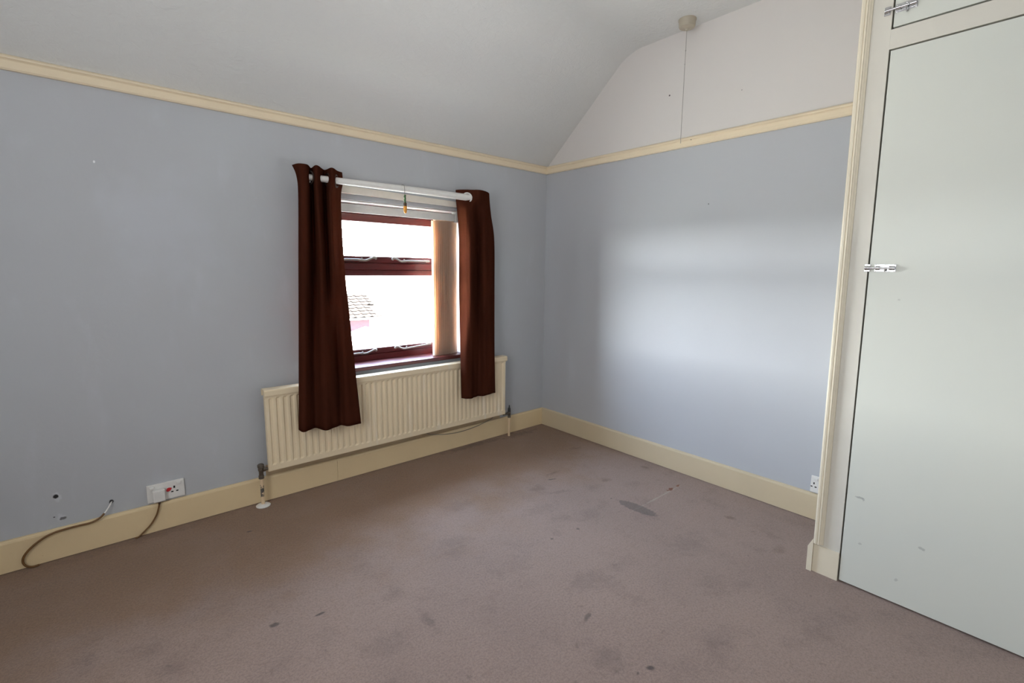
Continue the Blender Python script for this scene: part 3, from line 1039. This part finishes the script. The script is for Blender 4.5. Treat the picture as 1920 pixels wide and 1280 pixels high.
cab = thing('cable', 'brown cable looping out of a hole in the wall down to the carpet, far left', 'cable', (-2.70, -0.02, 0))
P = catmull([(-2.697, 0.004, 0.193), (-2.700, -0.010, 0.190), (-2.712, -0.022, 0.174), (-2.728, -0.028, 0.154), (-2.747, -0.03, 0.139), (-2.775, -0.03, 0.131), (-2.815, -0.03, 0.132), (-2.858, -0.03, 0.131), (-2.892, -0.03, 0.127), (-2.918, -0.03, 0.118),
             (-2.946, -0.03, 0.101), (-2.970, -0.03, 0.080), (-2.986, -0.03, 0.057), (-2.990, -0.03, 0.036), (-2.985, -0.03, 0.020), (-2.976, -0.03, 0.010), (-2.962, -0.029, 0.0045), (-2.945, -0.026, 0.0042)], 5)
MB().tube(P[14:], 0.0042, 10).build('sheath', M_CABLE, cab)
m = MB().tube([p + Vector((0.0025, 0, 0.001)) for p in P[:16]], 0.0016, 6).tube([p - Vector((0.0015, 0, 0.0015)) for p in P[:16]], 0.0016, 6)
plabel(m.build('bare_wire', M_WPLAS, cab), 'pale bare wire ends at the hole')

tag(MB().tube(catmull([(-1.10, -0.018, 0.168), (-1.06, -0.022, 0.148), (-0.97, -0.024, 0.127), (-0.87, -0.024, 0.115), (-0.79, -0.024, 0.114), (-0.70, -0.024, 0.121), (-0.62, -0.022, 0.133), (-0.54, -0.020, 0.150), (-0.51, -0.004, 0.158)], 6), 0.002, 6)
    .build('wire', M_GWIRE), 'thin grey wire drooping under the right half of the radiator', 'wire')

# ------------------------------------------------------------------ ceiling pull switch
ps = thing('pull_switch', 'aged round pull-cord switch on the ceiling, its thin cord hanging down', 'switch', (-0.10, -1.158, CZ))
MB().lathe([(0.047, 0.0), (0.047, -0.006), (0.0445, -0.010), (0.043, -0.034), (0.040, -0.040), (0.020, -0.043), (0.009, -0.047), (0.006, -0.056)], (-0.100, -1.158, CZ - 0.0003), n=32).build('housing', M_AGED, ps)
P = [(-0.100, -1.158, CZ - 0.05), (-0.099, -1.158, 2.35), (-0.0985, -1.159, 2.1), (-0.098, -1.160, 1.955)]
m = MB().tube(P, 0.0014, 6)
for z in (2.44, 2.37):
    m.lathe([(0.0012, 0.004), (0.003, 0), (0.0012, -0.004)], (-0.0993, -1.158, z), n=8)
m.build('cord', M_STRING, ps)

# ------------------------------------------------------------------ outside: ground and a low outbuilding with a tiled roof
a = Mat('outside_ground', lin(158, 152, 140), 0.9)
a.mix(a.ramp(a.noise(0.4, 3), 0.4, 0.7, 0, 0.6), lin(140, 142, 118))
M_GROUND = a.done()
struct(MB().box(-400, 400, -400, 400, -3.2, -2.9).build('ground', M_GROUND))


def m_tile():
    a = Mat('terracotta_roof_tile', lin(29, 26, 25), 0.9, Specular_IOR_Level=0.0)
    a.mix(a.ramp(a.noise(2.2, 3), 0.35, 0.7, 0, 0.6), lin(24, 22, 21))
    return a.done()


def m_brick():
    a = Mat('maroon_brick', lin(55, 41, 46), 0.9, Specular_IOR_Level=0.0)
    br = a.n('ShaderNodeTexBrick')
    br.inputs['Scale'].default_value = 4.0
    br.inputs['Color1'].default_value = lin(58, 44, 49)
    br.inputs['Color2'].default_value = lin(55, 41, 46)
    br.inputs['Mortar'].default_value = lin(60, 50, 53)
    sw = a.n('ShaderNodeVectorMath')
    sw.operation = 'MULTIPLY'
    a.l(a.geo, sw.inputs[0])
    sw.inputs[1].default_value = (1, 1, 1)
    cx = a.n('ShaderNodeCombineXYZ')
    a.l(a.axis(0), cx.inputs[0])
    a.l(a.axis(2), cx.inputs[1])
    a.l(cx.outputs[0], br.inputs['Vector'])
    a.c = br.outputs['Color']
    return a.done()


M_TILE, M_BRICK = m_tile(), m_brick()
hb = thing('outbuilding', 'low pink brick outbuilding with a tiled roof, seen through the window glass', 'building', (5.5, 17.5, -2.9))
HX0, HX1, HY0, HY1 = 2.0, 6.45, 16.0, 20.0
EZ, RGZ = -0.80, 0.06
m = MB().box(HX0, HX1 - 0.5, HY0 + 0.25, HY1 - 0.25, -2.9, EZ)
m.build('wall', M_BRICK, hb)
m = MB().add([(HX0, HY0, EZ), (HX1, HY0, EZ), (HX1 + 0.15, (HY0 + HY1) / 2, RGZ), (HX0, (HY0 + HY1) / 2, RGZ), (HX0, HY1, EZ), (HX1, HY1, EZ)],
             [(0, 1, 2, 3), (4, 3, 2, 5), (1, 5, 2), (0, 3, 4), (0, 4, 5, 1)])
roof = m.build('roof', M_TILE, hb)
MB().box(HX0, HX1, HY0 - 0.04, HY0, EZ - 0.06, EZ + 0.01).build('fascia', M_WPLAS, hb)
slope = math.atan2(RGZ - EZ, (HY1 - HY0) / 2)
Ls = math.hypot(RGZ - EZ, (HY1 - HY0) / 2)
tb = None
rows, cols = 8, 16
for r in range(rows):
    for c in range(cols):
        d = Ls * r / rows
        x = HX0 + 0.35 * c
        lim = HX1 + 0.15 * (r + 1) / rows
        if x + 0.34 > lim:
            continue
        loc = Vector((x, HY0 + d * math.cos(slope), EZ + d * math.sin(slope)))
        if tb is None:
            me = bpy.data.meshes.new('roof_tile')
            L = Ls / rows * 1.12
            pr = [(0.0, 0.02), (0.05, 0.05), (0.11, 0.05), (0.16, 0.02), (0.34, 0.02)]
            vs = []
            for y, lift in ((-0.01, 0.03), (L, 0.0)):
                for px, pz in pr:
                    vs.append((px, y * math.cos(slope) - (pz + lift) * math.sin(slope), y * math.sin(slope) + (pz + lift) * math.cos(slope)))
            for px, pz in pr:
                vs.append((px, -0.01 * math.cos(slope) - (pz + 0.005) * math.sin(slope), -0.01 * math.sin(slope) + (pz + 0.005) * math.cos(slope)))
            me.from_pydata(vs, [], [(i, i + 1, i + 6, i + 5) for i in range(4)] + [(10 + i, 11 + i, i + 1, i) for i in range(4)])
            me.materials.append(M_TILE)
            tb = bpy.data.objects.new('roof_tile', me)
            o = tb
        else:
            o = tb.copy()
        o.parent = roof
        o.location = loc - world_loc(roof)
        C.objects.link(o)

# pale lean-to in front of it, its roof rising to the right
sh = thing('shed', 'pale lean-to shed with a sloping roof in front of the brick outbuilding', 'shed', (5.2, 13.8, -2.9))
m = MB().add([(3.2, 13.0, -2.9), (5.0, 13.0, -2.9), (5.0, 13.0, -1.060), (3.2, 13.0, -1.590), (3.2, 14.6, -2.9), (5.0, 14.6, -2.9), (5.0, 14.6, -1.060), (3.2, 14.6, -1.590)],
             [(0, 1, 2, 3), (7, 6, 5, 4), (0, 4, 5, 1), (1, 5, 6, 2), (2, 6, 7, 3), (3, 7, 4, 0)])
m.build('wall', M_WPLAS, sh)
m = MB().add([(3.1, 12.9, -1.610), (5.05, 12.9, -1.035), (5.05, 14.7, -1.035), (3.1, 14.7, -1.610), (3.1, 12.9, -1.560), (5.05, 12.9, -0.985), (5.05, 14.7, -0.985), (3.1, 14.7, -1.560)],
             [(3, 2, 1, 0), (4, 5, 6, 7), (0, 1, 5, 4), (1, 2, 6, 5), (2, 3, 7, 6), (3, 0, 4, 7)])
m.build('roof', M_WPLAS, sh)
